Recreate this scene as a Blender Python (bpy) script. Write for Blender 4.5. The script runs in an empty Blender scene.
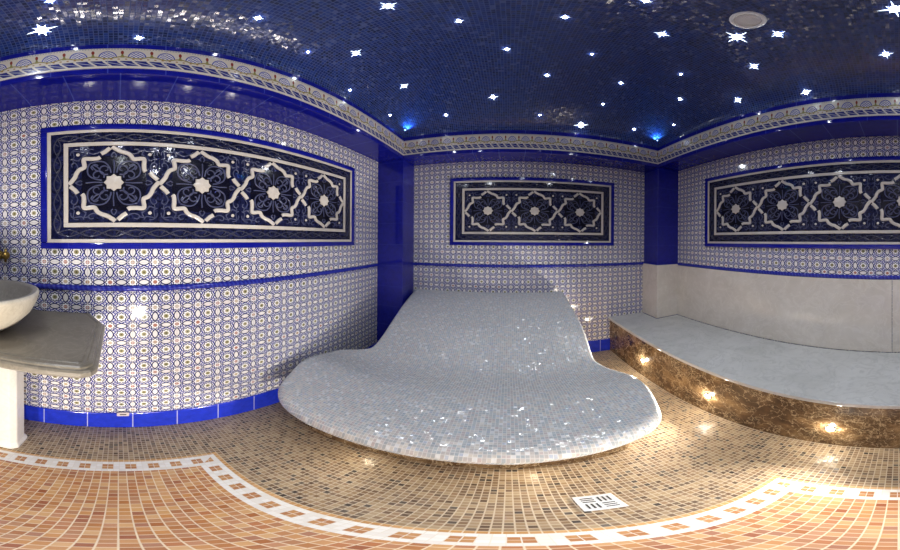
import bpy, bmesh, math, random
from mathutils import Vector, Matrix
random.seed(4)
PI = math.pi
SC = 0.8                                    # layout units -> metres (applied once at the end)
C = bpy.context.scene.collection
scene = bpy.context.scene

# ------------------------------------------------------------------ layout
XL, XR, YB, YF = -1.367, 1.907, 2.648, -1.194          # wall faces
IL, IR, IB, IF = -1.063, 1.603, 2.344, -0.890          # beam faces
ZS, ZF0, ZF1, ZV, VH = 2.497, 2.541, 2.731, 2.785, 0.44
CAMZ = 1.5255

# ------------------------------------------------------------------ node maths
class E:
    """a scalar socket with arithmetic"""
    def __init__(s, t, k): s.t, s.k = t, k
    def op(s, o, *a):
        n = s.t.nodes.new('ShaderNodeMath'); n.operation = o
        for i, x in enumerate((s,) + a):
            if isinstance(x, E): s.t.links.new(x.k, n.inputs[i])
            else: n.inputs[i].default_value = x
        return E(s.t, n.outputs[0])
    def __add__(s, o): return s.op('ADD', o)
    __radd__ = __add__
    def __sub__(s, o): return s.op('SUBTRACT', o)
    def __rsub__(s, o): return (s * -1) + o
    def __mul__(s, o): return s.op('MULTIPLY', o)
    __rmul__ = __mul__
    def __truediv__(s, o): return s.op('DIVIDE', o)
    def fl(s): return s.op('FLOOR')
    def fr(s): return s.op('FRACT')
    def ab(s): return s.op('ABSOLUTE')
    def mn(s, o): return s.op('MINIMUM', o)
    def mx(s, o): return s.op('MAXIMUM', o)
    def sq(s): return s.op('SQRT')
    def cos(s): return s.op('COSINE')
    def sin(s): return s.op('SINE')
    def at2(s, o): return s.op('ARCTAN2', o)
    def lt(s, v, w=0.01): return s.ramp(v + w, v - w)          # 1 below v
    def gt(s, v, w=0.01): return s.ramp(v - w, v + w)          # 1 above v
    def ramp(s, a, b):
        n = s.t.nodes.new('ShaderNodeMapRange'); n.clamp = True
        s.t.links.new(s.k, n.inputs[0]); n.inputs[1].default_value = a; n.inputs[2].default_value = b
        return E(s.t, n.outputs[0])
def hyp(a, b): return (a * a + b * b).sq()

class M:
    def __init__(s, name, rough=0.5, spec=0.5):
        s.m = bpy.data.materials.new(name); s.m.use_nodes = True
        s.t = s.m.node_tree; s.b = s.t.nodes['Principled BSDF']
        s.b.inputs['Roughness'].default_value = rough
        s.b.inputs['Specular IOR Level'].default_value = spec
    def n(s, k): return s.t.nodes.new('ShaderNode' + k)
    def link(s, a, b): s.t.links.new(a, b)
    def uv(s):
        n = s.n('UVMap'); x = s.n('SeparateXYZ'); s.link(n.outputs[0], x.inputs[0])
        return E(s.t, x.outputs[0]), E(s.t, x.outputs[1])
    def pos(s):
        n = s.n('TexCoord'); return n.outputs['Object']
    def world(s):
        n = s.n('NewGeometry'); return n.outputs['Position']
    def vec(s, u, v, w=0.0):
        n = s.n('CombineXYZ')
        for i, x in enumerate((u, v, w)):
            if isinstance(x, E): s.link(x.k, n.inputs[i])
            else: n.inputs[i].default_value = x
        return n.outputs[0]
    def noise(s, vec, scale, detail=3, rough=.55, dist=0):
        n = s.n('TexNoise'); n.inputs['Scale'].default_value = scale; n.inputs['Detail'].default_value = detail
        n.inputs['Roughness'].default_value = rough; n.inputs['Distortion'].default_value = dist
        if vec is not None: s.link(vec, n.inputs['Vector'])
        return n
    def white(s, vec):
        n = s.n('TexWhiteNoise'); n.noise_dimensions = '3D'; s.link(vec, n.inputs['Vector'])
        return E(s.t, n.outputs['Value']), n.outputs['Color']
    def cramp(s, fac, stops, const=False):
        n = s.n('ValToRGB'); r = n.color_ramp
        if const: r.interpolation = 'CONSTANT'
        while len(r.elements) < len(stops): r.elements.new(0.5)
        for e, (p, c) in zip(r.elements, stops): e.position = p; e.color = (*c, 1)
        s.link(fac.k if isinstance(fac, E) else fac, n.inputs[0])
        return n.outputs[0]
    def mix(s, fac, a, b):
        n = s.n('Mix'); n.data_type = 'RGBA'
        if isinstance(fac, E): s.link(fac.k, n.inputs[0])
        else: n.inputs[0].default_value = fac
        for i, x in ((6, a), (7, b)):
            if isinstance(x, tuple): n.inputs[i].default_value = (*x, 1)
            else: s.link(x, n.inputs[i])
        return n.outputs[2]
    def base(s, c):
        if isinstance(c, tuple): s.b.inputs['Base Color'].default_value = (*c, 1)
        else: s.link(c, s.b.inputs['Base Color'])
    def rough(s, e): s.link(e.k, s.b.inputs['Roughness'])
    def bump(s, h, strength=.3, dist=.003):
        n = s.n('Bump'); n.inputs['Strength'].default_value = strength; n.inputs['Distance'].default_value = dist
        s.link(h.k if isinstance(h, E) else h, n.inputs['Height']); s.link(n.outputs[0], s.b.inputs['Normal'])
    def tilt(s, rndcol, amount):
        """every tesserra set at its own slight angle"""
        g = s.n('NewGeometry')
        a = s.n('VectorMath'); a.operation = 'SUBTRACT'; s.link(rndcol, a.inputs[0]); a.inputs[1].default_value = (.5, .5, .5)
        b = s.n('VectorMath'); b.operation = 'SCALE'; s.link(a.outputs[0], b.inputs[0]); b.inputs['Scale'].default_value = amount
        c = s.n('VectorMath'); c.operation = 'ADD'; s.link(g.outputs['Normal'], c.inputs[0]); s.link(b.outputs[0], c.inputs[1])
        d = s.n('VectorMath'); d.operation = 'NORMALIZE'; s.link(c.outputs[0], d.inputs[0])
        s.link(d.outputs[0], s.b.inputs['Normal'])

def mosaic(name, t, stops, grout, gw=.07, rough=.25, tilt=.1, spec=.5, cloud=None):
    m = M(name, rough, spec); u, v = m.uv(); u = u / t; v = v / t
    fu, fv = u.fr(), v.fr()
    edge = fu.mn(1 - fu).mn(fv.mn(1 - fv))
    mask = edge.gt(gw, .025)
    val, col = m.white(m.vec(u.fl(), v.fl(), 3.7))
    c = m.cramp(val, stops, True)
    val2, _ = m.white(m.vec(u.fl(), v.fl(), 9.1))
    c = m.mix(val2 * .35, c, m.mix(.5, c, grout))
    m.base(m.mix(mask, grout, c))
    m.rough(mask * (rough - .8) + .8)
    if tilt: m.tilt(col, tilt)
    return m.m

def plain(name, c, rough=.4, metal=0., spec=.5, var=0.):
    m = M(name, rough, spec); m.b.inputs['Metallic'].default_value = metal
    if var:
        n = m.noise(m.pos(), 14, 4)
        m.base(m.cramp(n.outputs[0], [(.3, tuple(x * (1 - var) for x in c)), (.7, tuple(min(1, x * (1 + var)) for x in c))]))
    else: m.base(c)
    return m.m

def emit(name, c, s):
    m = M(name); m.base((.8, .8, .8)); m.b.inputs['Emission Color'].default_value = (*c, 1)
    m.b.inputs['Emission Strength'].default_value = s
    return m.m

def glaze(name, c, tu=.25, tv=.25, rough=.07, joint=(.16, .2, .5)):
    """glossy glazed tile with thin joints"""
    m = M(name, rough, .6); u, v = m.uv()
    fu, fv = (u / tu).fr(), (v / tv).fr()
    e = (fu.mn(1 - fu) * tu).mn(fv.mn(1 - fv) * tv)
    k = e.gt(.0025, .0012)
    n = m.noise(m.pos(), 30, 3)
    cc = m.mix(E(m.t, n.outputs[0]).ramp(.3, .75), tuple(x * .8 for x in c), tuple(x * 1.15 for x in c))
    m.base(m.mix(k, joint, cc))
    nn = m.noise(m.pos(), 18, 2)
    m.bump(E(m.t, nn.outputs[0]) + k * .5, .05, .002)
    return m.m

# --- star and flower wall tile, .25 tile holding 2 x 2 repeats
def moorish(name):
    m = M(name, .075, .5); u, v = m.uv(); U, V = u / .125, v / .125
    cu, cv = (U + .5).fr() - .5, (V + .5).fr() - .5
    au, av = cu.ab(), cv.ab()
    bu, bv = .5 - au, .5 - av
    rs, rf = hyp(au, av), hyp(bu, bv)
    ts, tf = av.at2(au), bv.at2(bu)
    white, cream = (.88, .87, .88), (.86, .83, .78)
    navy, blue = (.005, .006, .085), (.010, .015, .25)
    a1, a2 = hyp(bu, av + .15) - .25, hyp(av * 0 + au + .15, bv) - .25      # pointed lenses between the stars
    le = a1.mn(a2)
    so = rs - (ts * 8).cos() * .028
    fo = rf - (tf * 8).cos() * .024
    c = m.mix((fo - .325).ab().lt(.034), white, blue)
    c = m.mix((so - .300).ab().lt(.028), c, blue)
    c = m.mix(le.lt(.070), c, navy)
    c = m.mix(le.lt(.012), c, cream)
    c = m.mix((le + .045).ab().lt(.006) , c, (.55, .55, .62))
    knot = hyp(au - .235, av - .235)
    c = m.mix((knot).lt(.100), c, blue)
    c = m.mix((knot).lt(.050), c, white)
    c = m.mix((knot).lt(.022), c, blue)
    c = m.mix(so.lt(.232), c, navy)
    c = m.mix(so.lt(.172), c, white)
    val, _ = m.white(m.vec((U + .5).fl(), (V + .5).fl(), 1.3))
    sc = m.cramp(val, [(0, (.42, .19, .13)), (.35, (.55, .45, .30)), (.7, (.45, .30, .18))], True)
    c = m.mix(rs.lt(.095), c, sc)
    c = m.mix(fo.lt(.250), c, navy)
    c = m.mix(fo.lt(.190), c, white)
    val, _ = m.white(m.vec(U.fl(), V.fl(), 5.3))
    fc = m.cramp(val, [(0, (.34, .31, .15)), (.5, (.46, .42, .25)), (.8, (.28, .27, .14))], True)
    c = m.mix(rf.lt(.112), c, fc)
    c = m.mix(rf.lt(.045), c, (.09, .08, .04))
    fu, fv = (u / .25).fr(), (v / .25).fr()
    j = (fu.mn(1 - fu)).mn(fv.mn(1 - fv))
    k = j.gt(.007, .004)
    c = m.mix(k, (.62, .58, .58), c)
    m.base(c); m.bump(k, .25, .002)
    return m.m

# --- cream frieze with blue arches, finials and a twisted cable (v runs 0..1 up the tile)
def frieze_mat():
    m = M('frieze_tile', .22, .5); u, v = m.uv()
    cu = ((u / .125 + .5).fr() - .5) * .125                    # metres from the arch axis
    cream = m.mix(.0, (.52, .48, .42), (.52, .48, .42))
    blue, navy, green, red = (.035, .05, .30), (.015, .02, .15), (.16, .17, .04), (.20, .03, .02)
    c = cream
    c = m.mix((v - .955).ab().lt(.022) * ((u / .0125).fr() - .5).ab().lt(.3, .05), c, (.20, .22, .32))
    d = hyp(cu / .040, (v - .50) / .34)
    up = v.gt(.50, .01)
    c = m.mix(d.lt(1.0, .02) * up, c, blue)
    c = m.mix(d.lt(.86, .02) * up, c, (.62, .60, .56))
    chk = ((cu / .018).fr() - .5) * (((v - .5) / .10).fr() - .5)
    c = m.mix(d.lt(.80, .02) * up * chk.gt(0, .005), c, blue)
    fu2 = cu.ab() - .0625                                      # finial axis
    c = m.mix((fu2.ab() - (1 - v) * .030 + .006).lt(0, .002) * v.gt(.50) * v.lt(.72), c, green)
    c = m.mix(hyp(fu2 / .007, (v - .77) / .10).lt(1, .1), c, red)
    wave = (cu * (2 * PI / .125)).cos() * -.05
    c = m.mix((v - .50 - wave).ab().lt(.030), c, (.24, .20, .07))
    c = m.mix(((u / .03125).fr() - .5).ab().lt(.16, .04) * (v - .42).ab().lt(.03), c, (.30, .18, .07))
    # cable
    s = (u / .0625 - (v * 9.0).cos() * .28).fr()
    cab = (s - .5).ab().lt(.40, .02) * v.gt(.08) * v.lt(.33)
    c = m.mix(cab, c, navy)
    c = m.mix(cab * ((v - .2 + (s - .5) * .18).ab().lt(.02)), c, (.35, .36, .42))
    c = m.mix((v - .025).ab().lt(.02), c, (.55, .52, .50))
    fu = (u / .25 + .5 ).fr(); k = fu.mn(1 - fu).gt(.006, .004)
    m.base(m.mix(k, (.35, .33, .33), c)); m.bump(k, .2, .002)
    return m.m

def emperador():
    m = M('brown_marble', .14, .5); p = m.pos()
    w = m.noise(p, 5, 4, .6); w2 = m.noise(p, 22, 3, .6)
    a = m.n('VectorMath'); a.operation = 'MULTIPLY_ADD'; m.link(w.outputs['Color'], a.inputs[0]); a.inputs[1].default_value = (.30, .30, .30); m.link(p, a.inputs[2])
    b = m.n('VectorMath'); b.operation = 'MULTIPLY_ADD'; m.link(w2.outputs['Color'], b.inputs[0]); b.inputs[1].default_value = (.11, .11, .11); m.link(a.outputs[0], b.inputs[2])
    def vor(scale):
        v = m.n('TexVoronoi'); v.feature = 'DISTANCE_TO_EDGE'; v.inputs['Scale'].default_value = scale
        m.link(b.outputs[0], v.inputs['Vector']); return E(m.t, v.outputs['Distance'])
    v1, v2 = vor(13).lt(.022, .022), vor(34).lt(.04, .04)
    br = m.noise(p, 9, 5, .6); br2 = m.noise(p, 3.1, 2)
    base = m.cramp(br.outputs[0], [(.30, (.040, .022, .011)), (.52, (.12, .068, .032)), (.72, (.30, .19, .09))])
    gate = E(m.t, br2.outputs[0]).ramp(.40, .60)
    c = m.mix(v2 * gate * .65, base, (.55, .40, .22))
    c = m.mix(v1 * .8, c, (.60, .46, .28))
    m.base(c); return m.m

def marble(name, lo, hi, vein, rough=.15, scale=3.):
    m = M(name, rough, .5); p = m.pos()
    n = m.noise(p, scale, 6, .65, .6); n2 = m.noise(p, scale * 5, 5, .6, .8); n3 = m.noise(p, scale * 1.7, 5, .6, 1.4)
    c = m.cramp(n.outputs[0], [(.3, lo), (.7, hi)])
    c = m.mix((E(m.t, n3.outputs[0]) - .5).ab().lt(.018, .018) * .45, c, vein)
    c = m.mix(E(m.t, n2.outputs[0]).ramp(.35, .75) * .35, c, hi)
    m.base(c); return m.m

MAT = {}
MAT['wall'] = moorish('patterned_wall_tile')
MAT['blue'] = glaze('cobalt_glazed_tile', (.007, .010, .26), .4, .25, .07, (.02, .03, .30))
MAT['bluebeam'] = glaze('cobalt_beam_tile', (.006, .008, .22), .25, 4., .06, (.04, .06, .34))
MAT['skirt'] = glaze('cobalt_skirting_tile', (.014, .035, .52), .25, 4., .12, (.42, .45, .65))
MAT['frieze'] = frieze_mat()
MAT['vault'] = mosaic('midnight_mosaic', .0205, [(0, (.005, .014, .10)), (.25, (.007, .022, .14)), (.5, (.010, .030, .17)), (.68, (.003, .008, .05)), (.85, (.018, .022, .09)), (.95, (.05, .07, .20))], (.030, .055, .19), .085, .16, .12, .55)
MAT['pearl'] = mosaic('pearl_mosaic', .0155, [(0, (.44, .47, .48)), (.22, (.52, .49, .47)), (.40, (.38, .43, .46)), (.56, (.56, .53, .48)), (.72, (.48, .42, .41)), (.86, (.62, .63, .64)), (.94, (.40, .44, .52))], (.64, .63, .60), .07, .12, .26, .8)
MAT['brown'] = mosaic('brown_floor_mosaic', .022, [(0, (.23, .135, .065)), (.2, (.31, .20, .10)), (.40, (.16, .09, .045)), (.58, (.36, .25, .135)), (.74, (.10, .055, .028)), (.86, (.27, .16, .08)), (.94, (.04, .025, .018))], (.55, .45, .32), .085, .3, .10)
MAT['rug'] = mosaic('terracotta_floor_mosaic', .0293, [(0, (.48, .185, .050)), (.2, (.56, .25, .075)), (.45, (.40, .14, .038)), (.62, (.60, .32, .12)), (.8, (.45, .165, .055)), (.93, (.32, .09, .028))], (.78, .64, .46), .055, .35, .06)
MAT['orange'] = mosaic('ochre_edge_mosaic', .022, [(0, (.52, .26, .07)), (.5, (.58, .31, .10))], (.70, .56, .38), .07, .35, .05)
def border_mat():
    m = M('white_border_mosaic', .35); u, v = m.uv()           # u along the band, v across (4 rows of .022)
    t = .022; U, V = u / t, v / t
    fu, fv = U.fr(), V.fr(); k = fu.mn(1 - fu).mn(fv.mn(1 - fv)).gt(.05, .02)
    cell = ((U / 4).fr() * 4)
    br = cell.gt(1, .01) * cell.lt(3, .01) * V.gt(1, .01) * V.lt(3, .01)
    val, _ = m.white(m.vec(U.fl(), V.fl(), 2.2))
    wht = m.cramp(val, [(0, (.80, .76, .70)), (.5, (.86, .83, .78))], True)
    brn = m.cramp(val, [(0, (.46, .20, .07)), (.5, (.54, .27, .10))], True)
    c = m.mix(br, wht, brn); m.base(m.mix(k, (.78, .72, .62), c)); return m.m
MAT['border'] = border_mat()
MAT['emperador'] = emperador()
MAT['benchtop'] = marble('grey_bench_marble', (.46, .46, .44), (.60, .60, .58), (.36, .36, .35), .10, 4.)
MAT['cream'] = marble('cream_wall_marble', (.58, .53, .46), (.71, .66, .59), (.78, .74, .68), .15, 4.)
MAT['sinkstone'] = marble('grey_brown_stone', (.17, .145, .105), (.25, .215, .165), (.32, .28, .22), .28, 6.)
MAT['bowlstone'] = marble('cream_travertine', (.56, .49, .37), (.72, .65, .53), (.46, .38, .27), .4, 9.)
MAT['bowlin'] = marble('grey_stone_bowl_inside', (.20, .18, .15), (.30, .27, .23), (.36, .33, .28), .35, 8.)
MAT['column'] = marble('white_limestone', (.72, .68, .61), (.80, .77, .71), (.66, .60, .52), .4, 5.)
MAT['navy'] = None
def navy_relief():
    m = M('navy_relief_tile', .05, .5); p = m.pos()
    n = m.noise(p, 34, 3, .5, 1.6); n2 = m.noise(p, 9, 2)
    f = E(m.t, n.outputs[0])
    c = m.cramp(f, [(.32, (.004, .005, .016)), (.52, (.008, .010, .040)), (.72, (.022, .026, .085))])
    m.base(c); m.bump(f, .10, .002); return m.m
MAT['navy'] = navy_relief()
MAT['ivory'] = plain('ivory_glaze', (.56, .51, .46), .16, var=.06)
MAT['slate'] = plain('slate_blue_relief', (.060, .066, .13), .2, var=.2)
MAT['slate2'] = plain('dim_slate_relief', (.045, .046, .075), .2, var=.2)
MAT['black'] = plain('near_black_glaze', (.004, .004, .012), .12)
MAT['cord'] = None
def cord():
    m = M('cobalt_cord_moulding', .12, .6); u, v = m.uv()
    s = ((u / .028 + v * 12).fr() - .5).ab()
    m.base(m.mix(s.gt(.3, .1), (.012, .014, .27), (.03, .05, .40))); m.bump(s, .8, .004); return m.m
MAT['cord'] = cord()
MAT['plaster'] = plain('plain_backing', (.4, .4, .42), .8)
MAT['whiteplastic'] = plain('white_speaker_plastic', (.86, .84, .82), .45)
def grille():
    m = M('speaker_grille', .5); u, v = m.uv()
    d = hyp((u / .008).fr() - .5, (v / .008).fr() - .5)
    m.base(m.mix(d.lt(.28, .05), (.80, .77, .75), (.50, .48, .46))); return m.m
MAT['grille'] = grille()
MAT['chrome'] = plain('brushed_chrome', (.74, .74, .73), .25, 1.)
MAT['steel'] = plain('pale_steel_drain', (.80, .79, .77), .35, .35)
MAT['slot'] = plain('dark_slot', (.03, .025, .02), .6)
MAT['brass'] = plain('aged_brass', (.42, .27, .07), .28, 1., var=.2)
MAT['paleplastic'] = plain('pale_fitting', (.66, .56, .54), .4)
MAT['star'] = emit('lit_crystal', (.86, .93, 1.), 60.)
MAT['starburst'] = emit('lit_starburst_spikes', (.70, .85, 1.), 3.)  # lens starburst modelled as glowing spikes on each star light
MAT['corner'] = emit('lit_blue_led', (.25, .55, 1.), 4.)
MAT['lamp'] = emit('lit_warm_lens', (1., .84, .58), 60.)

# ------------------------------------------------------------------ mesh helpers
def nb():
    bm = bmesh.new(); return bm, bm.loops.layers.uv.new('UVMap')
def link(name, bm, mats, parent=None, smooth=False, bevel=0, seg=2, loc=None):
    me = bpy.data.meshes.new(name); bmesh.ops.recalc_face_normals(bm, faces=bm.faces) if smooth != 'keep' and smooth != 'flatkeep' else None
    bm.to_mesh(me); bm.free()
    for m in (mats if isinstance(mats, (list, tuple)) else [mats]): me.materials.append(m)
    if smooth in (True, 'keep'):
        for p in me.polygons: p.use_smooth = True
    o = bpy.data.objects.new(name, me); C.objects.link(o)
    if parent: o.parent = parent
    if loc: o.location = loc
    if bevel:
        b = o.modifiers.new('bevel', 'BEVEL'); b.width = bevel * SC; b.segments = seg; b.limit_method = 'ANGLE'; b.angle_limit = .6
    return o
def face(bm, uvl, pts, uvs=None, mi=0):
    vs = [bm.verts.new(p) for p in pts]; f = bm.faces.new(vs); f.material_index = mi
    if uvs:
        for l, u in zip(f.loops, uvs): l[uvl].uv = u
    return f
def box(bm, uvl, a, b, mi=0, off=(0, 0, 0)):
    x0, y0, z0 = a; x1, y1, z1 = b
    v = [bm.verts.new(p) for p in ((x0,y0,z0),(x1,y0,z0),(x1,y1,z0),(x0,y1,z0),(x0,y0,z1),(x1,y0,z1),(x1,y1,z1),(x0,y1,z1))]
    for ix, ax in (((0,3,2,1),2),((4,5,6,7),2),((0,1,5,4),1),((2,3,7,6),1),((1,2,6,5),0),((3,0,4,7),0)):
        f = bm.faces.new([v[i] for i in ix]); f.material_index = mi
        for l in f.loops:
            p = l.vert.co
            l[uvl].uv = ((p.y-off[1], p.z-off[2]) if ax == 0 else (p.x-off[0], p.z-off[2]) if ax == 1 else (p.x-off[0], p.y-off[1]))
def prism(bm, uvl, poly, z0, z1, mi=0):
    lo = [bm.verts.new((x, y, z0)) for x, y in poly]; hi = [bm.verts.new((x, y, z1)) for x, y in poly]
    fs = [bm.faces.new(lo[::-1]), bm.faces.new(hi)]
    n = len(poly)
    for i in range(n): fs.append(bm.faces.new((lo[i], lo[(i+1)%n], hi[(i+1)%n], hi[i])))
    for f in fs:
        f.material_index = mi
        for l in f.loops: l[uvl].uv = (l.vert.co.x + l.vert.co.y*.0, l.vert.co.y + l.vert.co.z)
def lathe(bm, uvl, prof, n=40, mi=0, cx=0, cy=0):
    rings = []
    for r, z in prof:
        rings.append([bm.verts.new((cx + r*math.cos(2*PI*i/n), cy + r*math.sin(2*PI*i/n), z)) for i in range(n)] if r > 1e-6 else [bm.verts.new((cx, cy, z))])
    for a, b in zip(rings, rings[1:]):
        for i in range(n):
            j = (i+1) % n
            q = [a[i], a[j], b[j], b[i]] if len(a) > 1 and len(b) > 1 else ([a[0], b[j], b[i]] if len(a) == 1 else [a[i], a[j], b[0]])
            f = bm.faces.new(q); f.material_index = mi
            for l in f.loops: l[uvl].uv = (l.vert.co.x, l.vert.co.y)
def tube(bm, pts, r, n=12, mi=0):
    pts = [Vector(p) for p in pts]; rings = []
    for i, p in enumerate(pts):
        t = (pts[min(i+1, len(pts)-1)] - pts[max(i-1, 0)]).normalized()
        a = t.cross(Vector((.3, .2, .93))).normalized(); b = t.cross(a)
        rr = r[i] if isinstance(r, (list, tuple)) else r
        rings.append([bm.verts.new(p + a*rr*math.cos(2*PI*k/n) + b*rr*math.sin(2*PI*k/n)) for k in range(n)])
    for a, b in zip(rings, rings[1:]):
        for k in range(n): bm.faces.new((a[k], a[(k+1)%n], b[(k+1)%n], b[k])).material_index = mi
    bm.faces.new(rings[0][::-1]); bm.faces.new(rings[-1])
def struct(o): o['kind'] = 'structure'; return o
def tag(o, label, cat, group=None):
    o['label'] = label; o['category'] = cat
    if group: o['group'] = group
    return o
def thing(name, label, cat, loc=(0, 0, 0), rz=0, group=None):
    o = bpy.data.objects.new(name, None); C.objects.link(o); o.location = loc; o.rotation_euler = (0, 0, rz)
    o.empty_display_size = .1
    return tag(o, label, cat, group)

# ------------------------------------------------------------------ floor
bm, uvl = nb()
RL, RR, RB, RF = -.983, .760, .400, -.70
BW = .088; OW = .018
def fquad(x0, y0, x1, y1, mi):
    if x1 - x0 < 1e-5 or y1 - y0 < 1e-5: return
    face(bm, uvl, [(x0,y0,0),(x1,y0,0),(x1,y1,0),(x0,y1,0)], [(x0,y0),(x1,y0),(x1,y1),(x0,y1)], mi)
def ring(x0, y0, x1, y1, a, b, c, d, mi):      # outer rect minus inner rect
    fquad(x0, y0, x1, b, mi); fquad(x0, d, x1, y1, mi); fquad(x0, b, a, d, mi); fquad(c, b, x1, d, mi)
ol, orr, ob, of = RL-OW, RR+OW, RB+OW, RF-OW
ring(XL-.1, YF-.1, XR+.1, YB+.1, ol, of, orr, ob, 0)
ring(ol, of, orr, ob, RL, RF, RR, RB, 1)
def bquad(p, q, nrm):                           # mitred border strip, outer edge p->q, inward normal
    p, q = Vector(p), Vector(q); d = (q-p).normalized(); L = (q-p).length; n = Vector(nrm)
    a, b = p + (d + n)*BW, q + (n - d)*BW
    face(bm, uvl, [(*p,0),(*q,0),(*b,0),(*a,0)], [(0,0),(L,0),(L-BW,BW),(BW,BW)], 2)
bquad((RL,RB),(RR,RB),(0,-1)); bquad((RR,RB),(RR,RF),(-1,0)); bquad((RR,RF),(RL,RF),(0,1)); bquad((RL,RF),(RL,RB),(1,0))
fquad(RL+BW, RF+BW, RR-BW, RB-BW, 3)
# solid slab beneath
face(bm, uvl, [(XL-.1,YF-.1,-.08),(XL-.1,YB+.1,-.08),(XR+.1,YB+.1,-.08),(XR+.1,YF-.1,-.08)], None, 0)
for p, q in (((XL-.1,YF-.1),(XR+.1,YF-.1)),((XR+.1,YF-.1),(XR+.1,YB+.1)),((XR+.1,YB+.1),(XL-.1,YB+.1)),((XL-.1,YB+.1),(XL-.1,YF-.1))):
    face(bm, uvl, [(*p,-.08),(*q,-.08),(*q,0),(*p,0)], None, 0)
for f in bm.faces:
    f.normal_update()
    if all(abs(v.co.z) < 1e-6 for v in f.verts) and f.normal.z < 0: f.normal_flip()
struct(link('floor', bm, [MAT['brown'], MAT['orange'], MAT['border'], MAT['rug']], smooth='flatkeep'))

# ------------------------------------------------------------------ walls
ZR = 1.217                                      # rail height
def wall(name, side):
    bm, uvl = nb(); T = .1
    if side in 'LR':
        x = XL if side == 'L' else XR; ph = .08 if side == 'L' else 1.7127
        y0, y1 = YF, YB
        def P(a, z): return (x, a, z)
        out = -T if side == 'L' else T
        box(bm, uvl, (min(x+out, x+out*.02), y0-T, -.0), (max(x+out, x+out*.02), y1+T, 3.3), 1)
    else:
        y = YB if side == 'B' else YF; ph = -.4727
        y0, y1 = XL, XR
        def P(a, z): return (a, y, z)
        out = T if side == 'B' else -T
        box(bm, uvl, (y0, min(y+out, y+out*.02), 0), (y1, max(y+out, y+out*.02), 3.3), 1)
    for z0, z1, zp in ((0, ZR, 1.087), (ZR, 2.6, 1.38)):
        face(bm, uvl, [P(y0,z0),P(y1,z0),P(y1,z1),P(y0,z1)], [(y0-ph,z0-zp),(y1-ph,z0-zp),(y1-ph,z1-zp),(y0-ph,z1-zp)], 0)
    return struct(link(name, bm, [MAT['wall'], MAT['plaster']]))
wall('wall_left', 'L'); wall('wall_right', 'R'); wall('wall_back', 'B'); wall('wall_front', 'F')

# corner pillars
for i, (x0, x1, y0, y1) in enumerate(((XL, IL, IB, YB), (IR, XR, IB, YB), (XL, IL, YF, IF), (IR, XR, YF, IF))):
    bm, uvl = nb(); box(bm, uvl, (x0+.001, y0, 0), (x1, y1-.001, ZS), 0, (x0-.0, y0, .217 if i in (0, 2) else 1.217))
    struct(link('pillar', bm, MAT['blue'], bevel=.004))

# beams round the room: cobalt soffit, frieze, cobalt edge strip
n_trim = 1
for nm, a, b in (('L', (XL, YF, ZS), (IL, YB, ZV+.02)), ('R', (IR, YF, ZS), (XR, YB, ZV+.02)), ('B', (IL, IB, ZS), (IR, YB, ZV+.02)), ('F', (IL, YF, ZS), (IR, IF, ZV+.02))):
    bm, uvl = nb(); box(bm, uvl, a, b, 0, (-.4727+.125, .08+.125, 0))
    # soffit tiles run across the beam
    for f in bm.faces:
        f.normal_update()
        if abs(f.normal.z) > .5 and nm in 'LR':
            for l in f.loops: l[uvl].uv = (l.vert.co.y - .08 + .07, 1)
    struct(link('beam', bm, MAT['bluebeam'], bevel=.006))
    bm, uvl = nb(); p = .006
    if nm == 'L': pts = [(IL+p, IF), (IL+p, IB)]
    elif nm == 'R': pts = [(IR-p, IB), (IR-p, IF)]
    elif nm == 'B': pts = [(IL, IB-p), (IR, IB-p)]
    else: pts = [(IR, IF+p), (IL, IF+p)]
    (xa, ya), (xb, yb) = pts
    L = math.hypot(xb-xa, yb-ya)
    ph = (ya-.08) if nm == 'L' else (1.7127-ya) if nm == 'R' else xa+.4727
    d = Vector((xb-xa, yb-ya, 0)).normalized(); nrm = Vector((0,0,1)).cross(d)*-1     # outward into the room is -nrm
    back = Vector((0,0,1)).cross(d) * p
    A, B = Vector((xa,ya,0)), Vector((xb,yb,0)); zf = Vector((0,0,ZF0)); zg = Vector((0,0,ZF1))
    face(bm, uvl, [A+zf, B+zf, B+zg, A+zg], [(ph,0),(ph+L,0),(ph+L,1),(ph,1)])
    for q in ([A+zg, B+zg, B+zg+back, A+zg+back], [A+zf, B+zf, B+zf+back, A+zf+back], [A+zf+back, B+zf+back, B+zg+back, A+zg+back], [A+zf, A+zg, A+zg+back, A+zf+back], [B+zf, B+zg, B+zg+back, B+zf+back]):
        face(bm, uvl, q, [(0,.97)]*4)
    struct(link('trim_%d' % n_trim, bm, MAT['frieze'])); n_trim += 1

# dado rails (half-round cord)
def rail(p, q, nrm):
    global n_trim
    bm, uvl = nb(); p, q, nrm = Vector(p), Vector(q), Vector(nrm); L = (q-p).length
    sec = [(0,-.017),(.010,-.017),(.017,-.010),(.020,0),(.017,.010),(.010,.017),(0,.017)]
    for (a, za), (b, zb) in zip(sec, sec[1:]):
        face(bm, uvl, [p+nrm*a+Vector((0,0,za)), q+nrm*a+Vector((0,0,za)), q+nrm*b+Vector((0,0,zb)), p+nrm*b+Vector((0,0,zb))], [(0,za),(L,za),(L,zb),(0,zb)])
    bmesh.ops.remove_doubles(bm, verts=bm.verts, dist=1e-5)
    struct(link('trim_%d' % n_trim, bm, MAT['cord'], smooth=True)); n_trim += 1
rail((XL, IF, ZR), (XL, IB, ZR), (1, 0, 0)); rail((IL, YB, ZR), (IR, YB, ZR), (0, -1, 0)); rail((XR, IB, ZR), (XR, IF, ZR), (-1, 0, 0))

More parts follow.
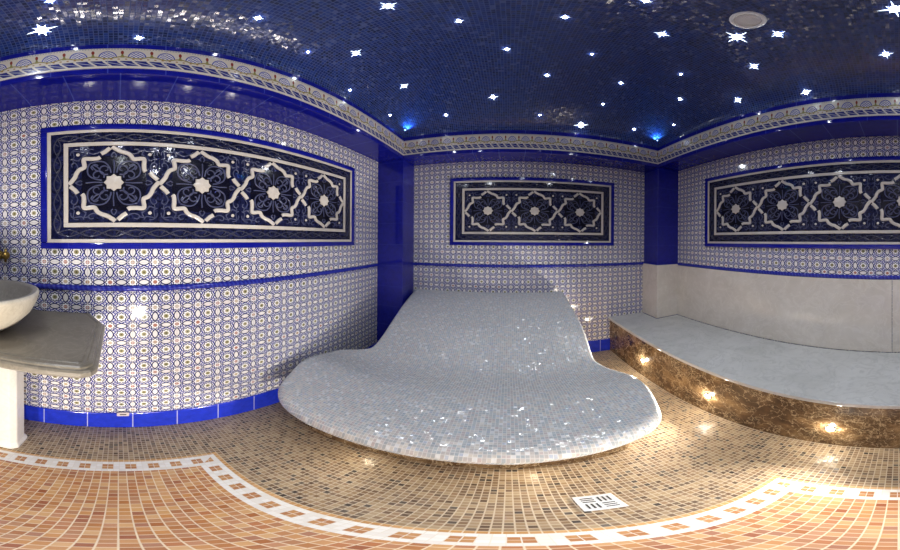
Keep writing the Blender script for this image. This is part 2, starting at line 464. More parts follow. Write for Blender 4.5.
# skirting
bm, uvl = nb(); box(bm, uvl, (XL, IF, 0), (XL+.012, IB, .178), 0, (0, .08, -1)); struct(link('baseboard_left', bm, MAT['skirt'], bevel=.003))
bm, uvl = nb(); box(bm, uvl, (IL, YB-.012, 0), (1.17, YB, .178), 0, (-.47, 0, -1)); struct(link('baseboard_back', bm, MAT['skirt'], bevel=.003))

# cream marble cladding behind the bench
ZB = .509
bm, uvl = nb(); y = IB-.014
for y1, y0 in ((y, .052), (.049, IF)): box(bm, uvl, (XR-.020, y0, ZB), (XR, y1, ZR-.017))
struct(link('trim_%d' % n_trim, bm, MAT['cream'], bevel=.002)); n_trim += 1
bm, uvl = nb()
box(bm, uvl, (IR-.014, IB-.014, ZB), (IR, YB, ZR)); box(bm, uvl, (IR, IB-.014, ZB), (XR-.0, IB, ZR))
struct(link('trim_%d' % n_trim, bm, MAT['cream'], bevel=.002)); n_trim += 1

# ------------------------------------------------------------------ vault
bm, uvl = nb()
cx, cy = (IL+IR)/2, (IB+IF)/2
cor = [(IL,IF),(IR,IF),(IR,IB),(IL,IB)]
def vz(u): return ZV + VH*math.sqrt(max(0, 1-(1-u)**2))
NU, NS = 40, 16
us = [1-math.cos(PI/2*i/NU) for i in range(NU+1)]
for k in range(4):
    a, b = cor[k], cor[(k+1)%4]; horiz = abs(a[1]-b[1]) < 1e-6
    half = (IB-IF)/2 if horiz else (IR-IL)/2
    arc = [0]
    for i in range(1, NU+1): arc.append(arc[-1] + math.hypot((us[i]-us[i-1])*half, vz(us[i])-vz(us[i-1])))
    g = []
    for i, u in enumerate(us):
        row = []
        for j in range(NS+1):
            s = j/NS
            x, y = a[0]+(b[0]-a[0])*s, a[1]+(b[1]-a[1])*s
            row.append(bm.verts.new((x+(cx-x)*u, y+(cy-y)*u, vz(u))))
        g.append(row)
    for i in range(NU):
        for j in range(NS):
            q = [g[i][j], g[i][j+1], g[i+1][j+1], g[i+1][j]]
            f = bm.faces.new(q)
            for l, ii in zip(f.loops, (i, i, i+1, i+1)):
                l[uvl].uv = ((l.vert.co.x if horiz else l.vert.co.y), arc[ii])
            f.normal_update()
            if f.normal.z > 0: f.normal_flip()
struct(link('ceiling', bm, MAT['vault'], smooth='keep'))
def vault(x, y):
    hx, hy = (IR-IL)/2, (IB-IF)/2
    return vz(max(0, min(1, min((x-IL)/hx, (IR-x)/hx, (y-IF)/hy, (IB-y)/hy))))
def vnorm(x, y):
    e = .004
    return Vector((vault(x+e, y)-vault(x-e, y), vault(x, y+e)-vault(x, y-e), -2*e)).normalized()   # points down into the room

# ------------------------------------------------------------------ lights helper
def point(name, loc, w, col, r=.02):
    l = bpy.data.lights.new(name, 'POINT'); l.energy = w; l.color = col; l.shadow_soft_size = r
    o = bpy.data.objects.new(name, l); C.objects.link(o); o.location = loc; return o

def spot(name, loc, d, w, col, r=.02, ang=125, blend=.9):
    l = bpy.data.lights.new(name, 'SPOT'); l.energy = w; l.color = col; l.shadow_soft_size = r
    l.spot_size = math.radians(ang); l.spot_blend = blend
    o = bpy.data.objects.new(name, l); C.objects.link(o); o.location = loc
    o.rotation_euler = Vector((0, 0, -1)).rotation_difference(d).to_euler(); return o

# star lights
ST = [
(-.991,-.311,3,'largest star light above the left frieze, blazing white at the far left'),
(.996,.767,3,'large star light just in front of the round white ceiling speaker'),
(.681,2.299,3,'large star light low over the back wall frieze, right of its middle'),
(.960,.015,3,'large star light at the right edge, to the right of the ceiling speaker'),
(-.803,1.125,2,'medium star light, leftmost of the three left of the left corner groin'),
(-.451,.834,2,'medium star light, highest of the three left of the left corner groin'),
(-.773,1.704,2,'medium star light, lowest of the three left of the left corner groin'),
(-.138,2.036,2,'medium star light on the back vault, up and left of its large star'),
(-1.050,.087,1,'small star light just above the left frieze, right of the largest star'),
(-.841,.524,1,'small star light high on the left vault, right of the one near the frieze'),
(-.233,1.097,1,'small star light near the upper end of the left corner groin'),
(-.020,1.440,1,'small star light straight above the medium star on the back vault'),
(.722,1.032,2,'medium star light left of the ceiling speaker, right of the right corner groin'),
(1.066,.569,2,'medium star light just right of the round ceiling speaker'),
(1.289,.856,2,'medium star light below the large star beside the ceiling speaker'),
(1.528,1.162,2,'left one of two medium star lights close above the right frieze'),
(1.580,.623,2,'right one of two medium star lights close above the right frieze'),
(1.358,.071,2,'medium star light at right edge, below the large edge star'),
(-.580,2.217,1,'small star light just above the back frieze beside the left corner'),
(.234,1.061,1,'small star light highest on the back vault, between the two groins'),
(.261,1.739,1,'small star light in the middle of the back vault'),
(.818,1.704,1,'small star light on the back vault close to the right corner groin'),
(1.317,1.607,1,'small star light right of the right corner groin, above a pinpoint'),
(1.521,1.948,0,'pinpoint star light just above the right frieze next to the right corner'),
(1.237,2.254,1,'small star light just above the back frieze beside the right corner'),
(1.101,1.336,0,'pinpoint star light above the small star right of the right corner groin'),
(-.944,.895,0,'pinpoint star light left of the leftmost medium star on the left vault'),
(-1.031,1.378,0,'pinpoint star light above the left frieze, below the leftmost medium star'),
(-1.019,1.954,0,'pinpoint star light above the left frieze, nearest the left corner'),
(.485,1.421,0,'pinpoint star light high on the back vault, right of its middle'),
(.798,2.021,0,'pinpoint star light just above and right of the large back star'),
(.276,2.239,0,'pinpoint star light just left of the large star over back frieze'),
(-.813,-.226,1,'small star light at the top edge, directly above the largest star'),
(.476,.789,1,'small star light at the top edge, left of the ceiling speaker'),
(.30,-.30,3,'added fill star light, unseen, in the vault straight above the white bordered mosaic floor panel'),  # unseen stars behind the camera, added to brighten lounger and floor
(-.45,-.55,3,'added fill star light, unseen, in the vault over the washstand corner'),
(.95,-.50,3,'added fill star light, unseen, in the vault above the near end of the bench'),
]
POW = {(.30, -.30): 13., (-.45, -.55): 9., (.95, -.50): 9.}  # beam power of the added rear fill stars
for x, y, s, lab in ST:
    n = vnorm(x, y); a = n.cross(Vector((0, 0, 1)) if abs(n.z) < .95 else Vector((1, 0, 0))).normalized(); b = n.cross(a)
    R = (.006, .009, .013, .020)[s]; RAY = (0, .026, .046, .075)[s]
    bm, uvl = nb()
    N = 16; rings = []
    for rr, h in ((R*1.25, .0005), (R, .004), (R*.7, .0085), (R*.3, .011)):
        rings.append([bm.verts.new(a*rr*math.cos(2*PI*i/N) + b*rr*math.sin(2*PI*i/N) + n*h) for i in range(N)])
    for r0, r1 in zip(rings, rings[1:]):
        for i in range(N): bm.faces.new((r0[i], r0[(i+1)%N], r1[(i+1)%N], r1[i])).material_index = 0
    bm.faces.new(rings[-1]); bm.faces.new(rings[0][::-1])
    if RAY:                                        # glowing spikes round the lamp, shaped to imitate its starburst glare
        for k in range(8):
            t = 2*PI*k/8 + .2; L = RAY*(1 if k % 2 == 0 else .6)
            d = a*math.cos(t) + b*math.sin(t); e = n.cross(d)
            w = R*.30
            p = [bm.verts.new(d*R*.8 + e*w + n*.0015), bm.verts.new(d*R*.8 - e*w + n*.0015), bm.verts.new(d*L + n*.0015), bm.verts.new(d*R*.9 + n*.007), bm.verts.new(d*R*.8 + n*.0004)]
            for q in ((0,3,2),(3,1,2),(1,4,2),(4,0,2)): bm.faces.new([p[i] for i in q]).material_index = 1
    tag(link('star_light', bm, [MAT['star'], MAT['starburst']], loc=(x, y, vault(x, y))), lab, 'star light', 'star lights set in the vault')
    if s >= 2: spot('star_beam', Vector((x, y, vault(x, y))) + n*.022, n, (POW.get((x, y)) or (6.2 if s == 3 else 2.5)), (.90, .95, 1.), .016 if s == 3 else .011)
for x, y, lab in ((IL+.035, IB-.035, 'blue pinpoint light at the foot of the left corner groin'), (IR-.035, IB-.035, 'blue pinpoint light at the foot of the right corner groin')):
    bm, uvl = nb(); lathe(bm, uvl, [(.008, 0), (.008, -.004), (.004, -.009), (0, -.010)], 14); z = vault(x, y)
    tag(link('corner_light', bm, MAT['corner'], loc=(x, y, z), smooth=True), lab, 'light', 'blue corner lights of the vault')
    sx_ = 1 if x < 0 else -1; spot('corner_glow', (x + sx_*.022, y-.022, z-.012), Vector((sx_*.42, -.42, .80)).normalized(), 2.2, (.10, .42, 1.), .006, 140, 1.)

# speaker in the vault
sx, sy = .886, .623
n = vnorm(sx, sy)
sp = thing('ceiling_speaker', 'round white flush speaker set in the dark blue mosaic vault', 'speaker', (sx, sy, vault(sx, sy)))
sp.rotation_euler = Vector((0, 0, -1)).rotation_difference(n).to_euler()
bm, uvl = nb(); lathe(bm, uvl, [(.062, .0), (.062, -.011), (.068, -.014), (.080, -.011), (.084, -.003), (.084, .004)], 48); link('rim', bm, MAT['whiteplastic'], sp, smooth=True)
bm, uvl = nb(); lathe(bm, uvl, [(0, -.010), (.03, -.0095), (.0615, -.007), (.0615, 0)], 48); link('grille', bm, MAT['grille'], sp, smooth=True)

# ------------------------------------------------------------------ tile murals
def smooth_path(pts, n=5):
    out = []
    P = [Vector(p) for p in pts]
    for i in range(len(P)-1):
        p0, p1, p2, p3 = P[max(i-1,0)], P[i], P[i+1], P[min(i+2,len(P)-1)]
        for k in range(n):
            t = k/n
            out.append(.5*((2*p1)+(p2-p0)*t+(2*p0-5*p1+4*p2-p3)*t*t+(3*p1-p0-3*p2+p3)*t**3))
    out.append(P[-1]); return out
def ribbon(bm, pts, hw, h, y0=0., closed=False):
    """raised strip on the panel face; pts are (x,z), the face looks to -y"""
    P = [Vector(p) for p in pts]; n = len(P); rows = []
    for i, p in enumerate(P):
        if closed: d0, d1 = (p-P[i-1]), (P[(i+1)%n]-p)
        else: d0, d1 = (p-P[max(i-1,0)]), (P[min(i+1,n-1)]-p)
        if d0.length < 1e-9: d0 = d1
        if d1.length < 1e-9: d1 = d0
        d0, d1 = d0.normalized(), d1.normalized()
        t = (d0+d1)
        t = t.normalized() if t.length > 1e-6 else d0
        nn = Vector((-t.y, t.x)); k = min(1.6, 1/max(.4, nn.dot(Vector((-d0.y, d0.x)))))
        w = hw(i/(n-1)) if callable(hw) else hw
        rows.append([bm.verts.new((p.x+nn.x*w*k*a, y0-h*b, p.y+nn.y*w*k*a)) for a, b in ((-1,0),(-.82,.75),(-.45,1),(.45,1),(.82,.75),(1,0))])
    for i in range(n if closed else n-1):
        a, b = rows[i], rows[(i+1)%n]
        for k in range(5): bm.faces.new((a[k], a[k+1], b[k+1], b[k]))
    if not closed:
        bm.faces.new(rows[0]); bm.faces.new(rows[-1][::-1])
def rectframe(bm, uvl, x0, z0, x1, z1, w, y0, h):
    for a, b in (((x0, z0), (x1, z0+w)), ((x0, z1-w), (x1, z1)), ((x0, z0+w), (x0+w, z1-w)), ((x1-w, z0+w), (x1, z1-w))):
        box(bm, uvl, (a[0], y0-h, a[1]), (b[0], y0, b[1]))
def rot(p, k):
    x, z = p
    for _ in range(k): x, z = z, -x
    return (x, z)
LONG = [(-.30,.70),(-.36,.665),(-.50,.66)], [(-.50,.66),(-.655,.655),(-.65,.50)], [(-.65,.50),(-.655,.42),(-.76,.36),(-.825,.26),(-.86,.16),(-.94,.04),(-1.0,-.03)]
def mural(nt, loc, rz, label):
    r = thing('tile_mural', label, 'tile mural', loc, rz, 'framed tile murals')
    s, bd = .5, .163; W = nt*s + 2*bd; Hh = s + 2*bd; z0 = 0
    x0 = -bd
    bm, uvl = nb(); rectframe(bm, uvl, x0, 0, x0+W, Hh, .039, 0, .020); link('border_frame', bm, MAT['blue'], r, bevel=.007)
    bm, uvl = nb(); box(bm, uvl, (x0+.037, -.006, .037), (x0+W-.037, 0, Hh-.037)); link('relief_panel', bm, MAT['navy'], r)
    bm, uvl = nb(); rectframe(bm, uvl, x0+.039, .039, x0+W-.039, Hh-.039, .022, -.006, .007); f = link('outer_fillet', bm, MAT['ivory'], r, bevel=.003)
    bm, uvl = nb(); rectframe(bm, uvl, x0+.134, .134, x0+W-.134, Hh-.134, .027, -.006, .007); link('inner_fillet', bm, MAT['ivory'], r, bevel=.003)
    # twisted leaf band between the fillets
    bm, uvl = nb(); cb = .0975
    for A, B in (((x0+cb, cb), (x0+W-cb, cb)), ((x0+cb, Hh-cb), (x0+W-cb, Hh-cb)), ((x0+cb, cb), (x0+cb, Hh-cb)), ((x0+W-cb, cb), (x0+W-cb, Hh-cb))):
        A, B = Vector(A), Vector(B); d = (B-A).normalized(); nn = Vector((-d.y, d.x)); L = (B-A).length
        for sg in (1, -1):
            cyc = round(L/.125); pts = [A + d*(L*i/(cyc*10)) + nn*sg*.020*math.sin(2*PI*i/10/2*1.0) for i in range(cyc*10+1)]
            ribbon(bm, pts, .0035, .003, -.006)
        for i in range(round(L/.0625)):
            c = A + d*(.0625*(i+.5)); sg = 1 if i % 2 else -1
            ribbon(bm, [c-d*.016-nn*.008*sg, c+nn*.010*sg, c+d*.016+nn*.014*sg], .003, .003, -.006)
    link('leaf_band', bm, MAT['slate2'], r)
    # joints between the tiles
    bm, uvl = nb()
    for i in range(nt+1): box(bm, uvl, (i*s-.0012, -.0066, .06), (i*s+.0012, -.005, Hh-.06))
    for z in (bd, bd+s): box(bm, uvl, (x0+.06, -.0066, z-.0012), (x0+W-.06, -.005, z+.0012))
    link('joint', bm, MAT['black'], r)
    for i in range(nt):
        c = Vector((i*s + s/2, bd + s/2)); hs = s/2
        T = lambda p: (c.x + p[0]*hs, c.y + p[1]*hs*.97)
        # dark petalled ground behind the strapwork
        bm, uvl = nb(); N = 96; ctr = bm.verts.new((c.x, -.0075, c.y)); rg = []
        for k in range(N):
            t = 2*PI*k/N; rr = hs*(.70 + .05*math.cos(8*t+PI) + .07*abs(math.cos(4*t))**3)
            rg.append(bm.verts.new((c.x+rr*math.cos(t), -.0068, c.y+rr*math.sin(t))))
        for k in range(N): bm.faces.new((ctr, rg[k], rg[(k+1)%N]))
        md = link('medallion', bm, MAT['black'], r)
        bm, uvl = nb()
        for k in range(4):
            path = []
            for seg in LONG:
                sp_ = smooth_path([T(rot(p, k)) for p in seg], 6)
                path += sp_ if not path else sp_[1:]
            ribbon(bm, path, .0135, .008, -.006)
            ribbon(bm, [T(rot(p, k)) for p in ((-.965,-.085),(-.91,-.14),(-.85,-.20),(-.80,-.28))], .0135, .008, -.006)
        link('strapwork', bm, MAT['ivory'], md)
        # eight pointed centre star
        bm, uvl = nb(); top = bm.verts.new((c.x, -.019, c.y)); pr = []; pb = []
        for k in range(16):
            t = 2*PI*k/16; rr = hs*(.215 if k % 2 == 0 else .17)
            pr.append(bm.verts.new((c.x+rr*math.cos(t), -.014, c.y+rr*math.sin(t)))); pb.append(bm.verts.new((c.x+rr*1.06*math.cos(t), -.006, c.y+rr*1.06*math.sin(t))))
        for k in range(16):
            j = (k+1) % 16; bm.faces.new((top, pr[k], pr[j])); bm.faces.new((pr[k], pb[k], pb[j], pr[j]))
        link('center_star', bm, MAT['ivory'], md)
        # four white dots
        for dx in (-1, 1):
            for dz in (-1, 1):
                bm, uvl = nb()
                q = T((dx*.79, dz*.79)); o = []
                for k in range(10): o.append((q[0]+.0105*math.cos(2*PI*k/10), q[1]+.0105*math.sin(2*PI*k/10)))
                tv = bm.verts.new((q[0], -.011, q[1])); ov = [bm.verts.new((a, -.009, b)) for a, b in o]; bv = [bm.verts.new((a, -.006, b)) for a, b in o]
                for k in range(10):
                    j = (k+1) % 10; bm.faces.new((tv, ov[k], ov[j])); bm.faces.new((ov[k], bv[k], bv[j], ov[j]))
                link('dot', bm, MAT['ivory'], md)
        # slate scrolls
        bm, uvl = nb()
        for k in range(4):
            for mir in (1, -1):
                def Q(a, b):
                    return T(rot((a, b) if mir == 1 else (b, a), k))
                sp1 = []
                for i2 in range(26):
                    t = i2/25; ang = -2.0 + t*6.6; rr = .155*(1-t*.78)
                    sp1.append(Q(.19 + rr*math.cos(ang), .36 + rr*math.sin(ang)))
                ribbon(bm, sp1, lambda q: .0052*(1-.4*q), .005, -.007)
                ribbon(bm, smooth_path([Q(.06, .26), Q(.10, .42), Q(.20, .55), Q(.36, .58), Q(.52, .53)]), .0050, .005, -.007)
                ribbon(bm, smooth_path([Q(.30, .30), Q(.40, .34), Q(.47, .44), Q(.42, .50), Q(.34, .46)]), .0042, .004, -.007)
                ribbon(bm, smooth_path([Q(.22, .94), Q(.30, .86), Q(.44, .80), Q(.56, .86), Q(.52, .94), Q(.44, .92)]), .0036, .003, -.006)
                ribbon(bm, smooth_path([Q(.60, .78), Q(.70, .72), Q(.80, .62), Q(.90, .66), Q(.88, .54)]), .0036, .003, -.006)
                ribbon(bm, smooth_path([Q(.66, .96), Q(.72, .88), Q(.92, .90), Q(.96, .78)]), .0036, .003, -.006)
            ribbon(bm, [T(rot((0, .24), k)), T(rot((.012, .42), k)), T(rot((0, .62), k))], .0042, .005, -.007)
            ribbon(bm, smooth_path([T(rot((.02, .70), k)), T(rot((.06, .74), k)), T(rot((0, .84), k)), T(rot((-.06, .74), k)), T(rot((-.02, .70), k))]), .0038, .004, -.007)
        link('scrollwork', bm, MAT['slate'], md)
    return r
ZM = 1.462
mural(4, (XL+.001, -.274, ZM), PI/2, 'wide blue framed tile mural of four medallions on the left wall')
mural(3, (-.4727, YB-.001, ZM), 0, 'smaller blue framed tile mural of three medallions on the back wall')
mural(4, (XR-.001, 1.7127, ZM), -PI/2, 'blue framed tile mural on the right wall above the marble bench')

# ------------------------------------------------------------------ heated lounger
def interp(tab, y):
    for (a, va), (b, vb) in zip(tab, tab[1:]):
        if (a-y)*(b-y) <= 1e-12:
            t = (y-a)/(b-a) if b != a else 0; return va + (vb-va)*t
    return tab[0][1] if abs(y-tab[0][0]) < abs(y-tab[-1][0]) else tab[-1][1]
def spline(tab, n=8):
    p = smooth_path(tab, n); return [(v.x, v.y) for v in p]
PROF = spline([(2.646,.893),(2.45,.843),(2.23,.768),(2.04,.682),(1.88,.590),(1.74,.492),(1.64,.434),(1.53,.420),(1.40,.444),(1.26,.472),(1.13,.468),(1.0,.441),(.92,.421),(.86,.397),(.815,.371),(.788,.352)])
LFT = spline([(2.646,-1.046),(2.34,-1.042),(2.1,-1.035),(1.9,-1.034),(1.78,-1.046),(1.715,-1.070),(1.695,-1.12),(1.665,-1.22),(1.605,-1.315),(1.53,-1.343),(1.40,-1.344),(1.18,-1.308),(1.02,-1.245),(.914,-1.190),(.845,-1.12),(.806,-1.01),(.788,-.83)])
RGT = spline([(2.646,.612),(2.27,.627),(1.99,.636),(1.80,.628),(1.715,.632),(1.63,.682),(1.54,.738),(1.44,.772),(1.30,.776),(1.18,.758),(1.056,.722),(.94,.672),(.88,.600),(.848,.506),(.822,.366),(.803,.20),(.788,.02)])
ys = sorted(set([2.646 - i*(2.646-.98)/72 for i in range(73)] + [.98 - (.98-.788)*(1-(1-i/16)**2) for i in range(17)]), reverse=True)
left = [(interp(LFT, y), y) for y in ys]; right = [(interp(RGT, y), y) for y in ys]
front = [(left[-1][0] + (right[-1][0]-left[-1][0])*i/28, ys[-1]) for i in range(29)]
bound = left + front[1:-1] + right[::-1]
def dist(x, y):
    best = 9
    for (ax, ay), (bx, by) in zip(bound, bound[1:]):
        dx, dy = bx-ax, by-ay; q = dx*dx+dy*dy
        t = max(0, min(1, ((x-ax)*dx+(y-ay)*dy)/q)) if q > 1e-12 else 0
        best = min(best, math.hypot(x-ax-dx*t, y-ay-dy*t))
    return best
RE = .045
def ltop(x, y):
    d = dist(x, y); z = interp(PROF, y)
    return z - (RE - math.sqrt(max(0, RE*RE-(RE-d)**2)) if d < RE else 0)
lg = thing('heated_lounger', 'wide wavy built-in lounger covered in pearl grey mosaic against the back wall', 'lounger', (0, 0, 0))
bm, uvl = nb()
arc = [0]
for i in range(1, len(ys)): arc.append(arc[-1] + math.hypot(ys[i]-ys[i-1], interp(PROF, ys[i])-interp(PROF, ys[i-1])))
ss = []
for i in range(61):
    t = i/60; ss.append(.5-.5*math.cos(PI*t)*(.35) - (1-.35)*(.5-t))
s0, s1 = ss[0], ss[-1]; ss = [(a-s0)/(s1-s0) for a in ss]
grid = []
for i, y in enumerate(ys):
    xl, xr = left[i][0], right[i][0]
    grid.append([(lambda x: bm.verts.new((x, y, ltop(x, y))))(xl+(xr-xl)*s) for s in ss])
uvof = {}
for i in range(len(ys)):
    for j in range(len(ss)): uvof[grid[i][j]] = (grid[i][j].co.x, arc[i])
for i in range(len(ys)-1):
    for j in range(len(ss)-1): bm.faces.new((grid[i][j], grid[i+1][j], grid[i+1][j+1], grid[i][j+1]))
loop = [g[0] for g in grid] + grid[-1][1:-1] + [g[-1] for g in grid][::-1]
def inset(v, k, d):
    n = len(loop); a, b = loop[max(k-1,0)].co, loop[min(k+1,n-1)].co
    t = Vector((b.x-a.x, b.y-a.y)).normalized(); nn = Vector((-t.y, t.x))
    # boundary runs down the left, along the front, up the right: inside is to the left
    return Vector((v.co.x+nn.x*d, v.co.y+nn.y*d))
prev = loop; rings = []
for dz, ins in ((.018, 0), (.028, .004), (.035, .014), (.035, .158)):
    cur = []
    for k, v in enumerate(loop):
        p = inset(v, k, ins); 
        nv = bm.verts.new((p.x, min(p.y, 2.646), v.co.z-dz)); cur.append(nv); uvof[nv] = (uvof[v][0]+.4*dz, uvof[v][1]+dz+ins)
    for k in range(len(loop)-1): bm.faces.new((prev[k], prev[k+1], cur[k+1], cur[k]))
    prev = cur; rings.append(cur)
for f in bm.faces:
    for l in f.loops: l[uvl].uv = uvof[l.vert]
plin = [(*inset(v, k, .145), v.co.z-.03) for k, v in enumerate(loop)]
link('mosaic_body', bm, MAT['pearl'], lg, smooth=True)
bm, uvl = nb(); lo = [bm.verts.new((x, min(y, 2.643), 0)) for x, y, z in plin]; hi = [bm.verts.new((x, min(y, 2.643), z)) for x, y, z in plin]
for k in range(len(plin)-1): bm.faces.new((lo[k], lo[k+1], hi[k+1], hi[k]))
bm.faces.new((lo[-1], lo[0], hi[0], hi[-1]))
link('plinth', bm, MAT['emperador'], lg)

# ------------------------------------------------------------------ bench
BX = 1.149
be = thing('marble_bench', 'long right hand bench with pale marble seat and brown marble front', 'bench', (0, 0, 0))
bm, uvl = nb()
e = .0005
prism(bm, uvl, [(BX-.022, IF+e), (XR-.022, IF+e), (XR-.022, IB-.016), (IR-.016, IB-.016), (IR-.016, YB-.003), (BX-.022, YB-.003)], ZB-.034, ZB-.001)
link('seat_slab', bm, MAT['benchtop'], be, bevel=.006)
bm, uvl = nb(); box(bm, uvl, (BX, IF+e, 0), (BX+.03, YB-.014, ZB-.034)); link('front_panel', bm, MAT['emperador'], be)

def step_light(loc, rz, label, w):
    r = thing('step_light', label, 'light', loc, rz, 'recessed step lights')
    bm, uvl = nb(); lathe(bm, uvl, [(.021, 0), (.021, .005), (.024, .008), (.029, .007), (.032, .0)], 28); o = link('bezel', bm, MAT['chrome'], r, smooth=True); o.rotation_euler = (0, PI/2, 0)
    bm, uvl = nb(); lathe(bm, uvl, [(.0208, .001), (.018, .006), (.010, .0095), (0, .0105)], 28); o = link('lens', bm, MAT['lamp'], r, smooth=True); o.rotation_euler = (0, PI/2, 0)
    d = Vector((math.cos(rz), math.sin(rz), 0))
    spot('step_beam', Vector(loc) + d*.016, (d + Vector((0, 0, .36))).normalized(), w, (1., .94, .86), .016, 130, 1.)
    point('step_glow', Vector(loc) + d*.035, w*.02, (1., .90, .74), .016)
SL = 42.
step_light((BX, 1.895, .212), PI, 'step light in the brown bench front, farthest, nearest the back wall', SL)
step_light((BX, 1.100, .206), PI, 'step light in the brown bench front, second from the back wall', SL)
step_light((BX, .322, .204), PI, 'step light in the brown bench front, nearest the right edge', SL)
step_light((BX, -.46, .204), PI, 'added fill step light in the brown bench front, unseen beyond the right edge', SL)  # extra lamp out of view, continues the row, added for brightness
step_light((-.57, .933, .14), -PI/2, 'step light in the lounger plinth, left one under the overhang', 2.5)
step_light((.107, .938, .14), -PI/2, 'step light in the lounger plinth, right one under the overhang', 2.5)

# ------------------------------------------------------------------ floor drain
dr = thing('floor_drain', 'square pale metal floor drain with slots in the brown mosaic', 'drain', (.239, .600, 0))
bm, uvl = nb(); h = .058
box(bm, uvl, (-h, -h, .0), (h, h, .004)); link('plate', bm, MAT['steel'], dr, bevel=.0015)
for qx in (-1, 1):
    for qy in (-1, 1):
        for k in range(3):
            bm, uvl = nb(); o = (k-1)*.014; ccx, ccy = qx*.0235, qy*.0235
            if qx*qy > 0: box(bm, uvl, (ccx+o-.003, ccy-.018, .0042), (ccx+o+.003, ccy+.018, .0048))
            else: box(bm, uvl, (ccx-.018, ccy+o-.003, .0042), (ccx+.018, ccy+o+.003, .0048))
            link('slot', bm, MAT['slot'], dr)

# small fitting on the left skirting
fi = thing('wall_outlet', 'small pale spout fitting on the cobalt skirting of the left wall', 'fitting', (XL+.012, .026, .178))
bm, uvl = nb(); box(bm, uvl, (0, -.034, -.018), (.016, .034, .018)); link('body', bm, MAT['paleplastic'], fi, bevel=.006, seg=3)
bm, uvl = nb(); box(bm, uvl, (.016, -.018, .002), (.020, .018, .010)); link('slot', bm, MAT['slot'], fi)

# ------------------------------------------------------------------ washstand at the left edge
ws = thing('washstand', 'stone washstand slab on a white square column at the left edge', 'washstand', (0, 0, 0))
ZT = 1.050
SX0, SX1, SY0, SY1 = XL+.003, -.712, IF+.004, -.064
def slab_poly(d):
    return [(SX0, SY0), (SX1-d, SY0), (SX1-d, SY1-.045-d*.3), (SX1-.012-d, SY1-.016-d), (SX1-.045-d*.3, SY1-d), (SX0+.165, SY1-d), (SX0, SY1-.078-d)]
bm, uvl = nb()
rows = [(.030, ZT-.060), (.010, ZT-.052), (.0, ZT-.040), (.0, ZT-.022), (.006, ZT-.014), (.012, ZT-.012), (.014, ZT-.004), (.020, ZT), (.032, ZT), (.036, ZT-.005), (.048, ZT-.005), (.052, ZT-.001)]
R_ = []
for d, z in rows: R_.append([bm.verts.new((x, y, z)) for x, y in slab_poly(d)])
for a, b in zip(R_, R_[1:]):
    for i in range(7): bm.faces.new((a[i], a[(i+1)%7], b[(i+1)%7], b[i]))
bm.faces.new(R_[0][::-1]); bm.faces.new(R_[-1])
link('slab', bm, MAT['sinkstone'], ws)
bm, uvl = nb()
x0, x1, y0, y1 = -1.165, -1.018, -.80, -.455
def colp(d): 
    q = .028
    return [(x0-d+q, y0-d), (x1+d-q, y0-d), (x1+d, y0-d+q), (x1+d, y1+d-q), (x1+d-q, y1+d), (x0-d+q, y1+d), (x0-d, y1+d-q), (x0-d, y0-d+q)]
R_ = []
for d, z in ((.012, 0), (.012, .03), (.003, .05), (0, .07), (0, ZT-.10), (.014, ZT-.08), (.014, ZT-.06)): R_.append([bm.verts.new((x, y, z)) for x, y in colp(d)])
for a, b in zip(R_, R_[1:]):
    for i in range(8): bm.faces.new((a[i], a[(i+1)%8], b[(i+1)%8], b[i]))
bm.faces.new(R_[0][::-1]); bm.faces.new(R_[-1])
link('column', bm, MAT['column'], ws, bevel=.006)

bw = thing('vessel_basin', 'round cream stone bowl basin resting on the washstand slab', 'basin', (-.963, -.618, ZT))
bm, uvl = nb(); lathe(bm, uvl, [(0, 0), (.085, 0), (.105, .004), (.150, .022), (.205, .062), (.250, .115), (.277, .170), (.286, .205), (.284, .216), (.276, .220)], 64); link('bowl', bm, MAT['bowlstone'], bw, smooth=True)
bm, uvl = nb(); lathe(bm, uvl, [(.276, .220), (.258, .2185), (.250, .210), (.240, .160), (.205, .105), (.140, .058), (.06, .040), (0, .038)], 64); link('bowl_interior', bm, MAT['bowlin'], bw, smooth=True)

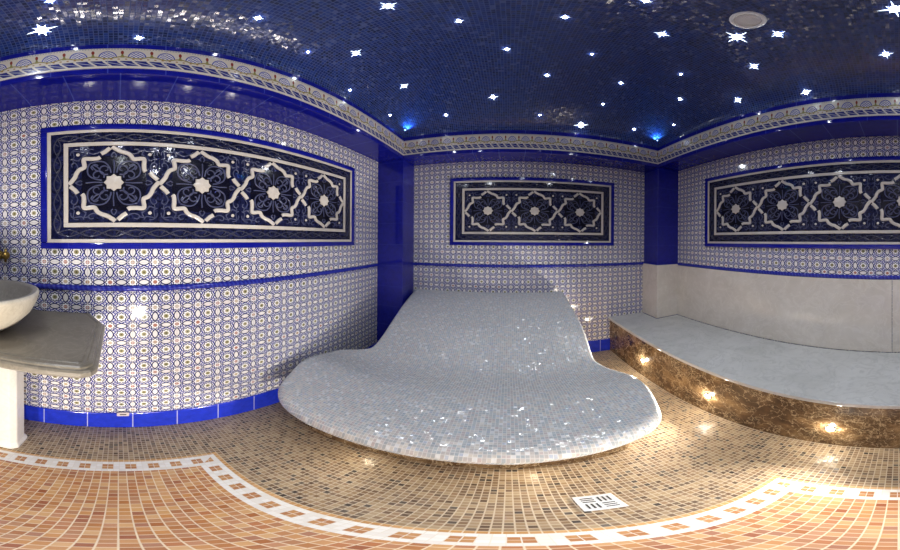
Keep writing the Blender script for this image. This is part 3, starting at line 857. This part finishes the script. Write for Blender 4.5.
fa = thing('wall_faucet', 'aged brass wall faucet above the stone basin at the left edge', 'faucet', (XL, -.713, 1.416))
bm, uvl = nb(); tube(bm, [(.001, 0, 0), (.012, 0, 0), (.016, 0, 0)], [.034, .034, .020], 24); tube(bm, [(.012, 0, 0), (.06, 0, 0)], .016, 18); link('body', bm, MAT['brass'], fa, smooth=True)
bm, uvl = nb(); tube(bm, [(.05, 0, .0), (.10, 0, .012), (.17, 0, .010), (.20, 0, -.005), (.212, 0, -.035), (.213, 0, -.05)], [.014, .013, .012, .012, .012, .013], 18); link('spout', bm, MAT['brass'], fa, smooth=True)
for sg in (1, -1):
    bm, uvl = nb()
    tube(bm, [(.045, sg*.01, 0), (.045, sg*.052, 0)], .011, 14)
    bmesh.ops.create_uvsphere(bm, u_segments=20, v_segments=14, radius=.027, matrix=Matrix.Translation((.045, sg*.068, 0)))
    for p, q in (((.045, sg*.068, -.045), (.045, sg*.068, .045)), ((.0, sg*.068, 0), (.09, sg*.068, 0))): tube(bm, [p, q], .008, 12)
    link('handle', bm, MAT['brass'], fa, smooth=True)
bm, uvl = nb(); tube(bm, [(.04, 0, .01), (.04, 0, .05), (.04, 0, .10), (.04, 0, .14)], [.018, .028, .022, .008], 18); link('finial', bm, MAT['brass'], fa, smooth=True)

# ------------------------------------------------------------------ world, camera, scale
w = bpy.data.worlds.new('World'); scene.world = w; w.use_nodes = True
w.node_tree.nodes['Background'].inputs[0].default_value = (.0, .0, .0, 1)
w.node_tree.nodes['Background'].inputs[1].default_value = 0

cd = bpy.data.cameras.new('Camera'); cam = bpy.data.objects.new('Camera', cd); C.objects.link(cam); scene.camera = cam
cd.type = 'PANO'
K, Y0, XC, PY = 248.4456, 240.1601, 508.5394, .9
P = cd if hasattr(cd, 'panorama_type') else cd.cycles
P.panorama_type = 'EQUIRECTANGULAR'
P.longitude_min = -XC/K; P.longitude_max = (900-XC)/K
P.latitude_max = Y0/(K*PY); P.latitude_min = -(550-Y0)/(K*PY)
r = .0067
right_, up_, back_ = Vector((1, 0, r)).normalized(), Vector((-r, 0, 1)).normalized(), Vector((0, -1, 0))
mw = Matrix((right_, up_, back_)).transposed().to_4x4(); mw.translation = Vector((0, 0, CAMZ))
cam.matrix_world = mw
cd.clip_start = .01

done = set()
for o in list(bpy.data.objects):
    o.location = o.location * SC
    if o.type == 'MESH' and o.data.name not in done:
        done.add(o.data.name); o.data.transform(Matrix.Scale(SC, 4))
    if o.type == 'LIGHT':
        o.data.shadow_soft_size *= SC

vs = scene.view_settings
vs.view_transform = 'Standard'; vs.look = 'None'; vs.gamma = 1; vs.use_curve_mapping = False
vs.exposure = 0.7
scene.cycles.use_denoising = True
scene.cycles.max_bounces = 8; scene.cycles.diffuse_bounces = 5; scene.cycles.glossy_bounces = 4
scene.cycles.sample_clamp_indirect = 6; scene.cycles.sample_clamp_direct = 30
scene.cycles.caustics_reflective = False; scene.cycles.caustics_refractive = False
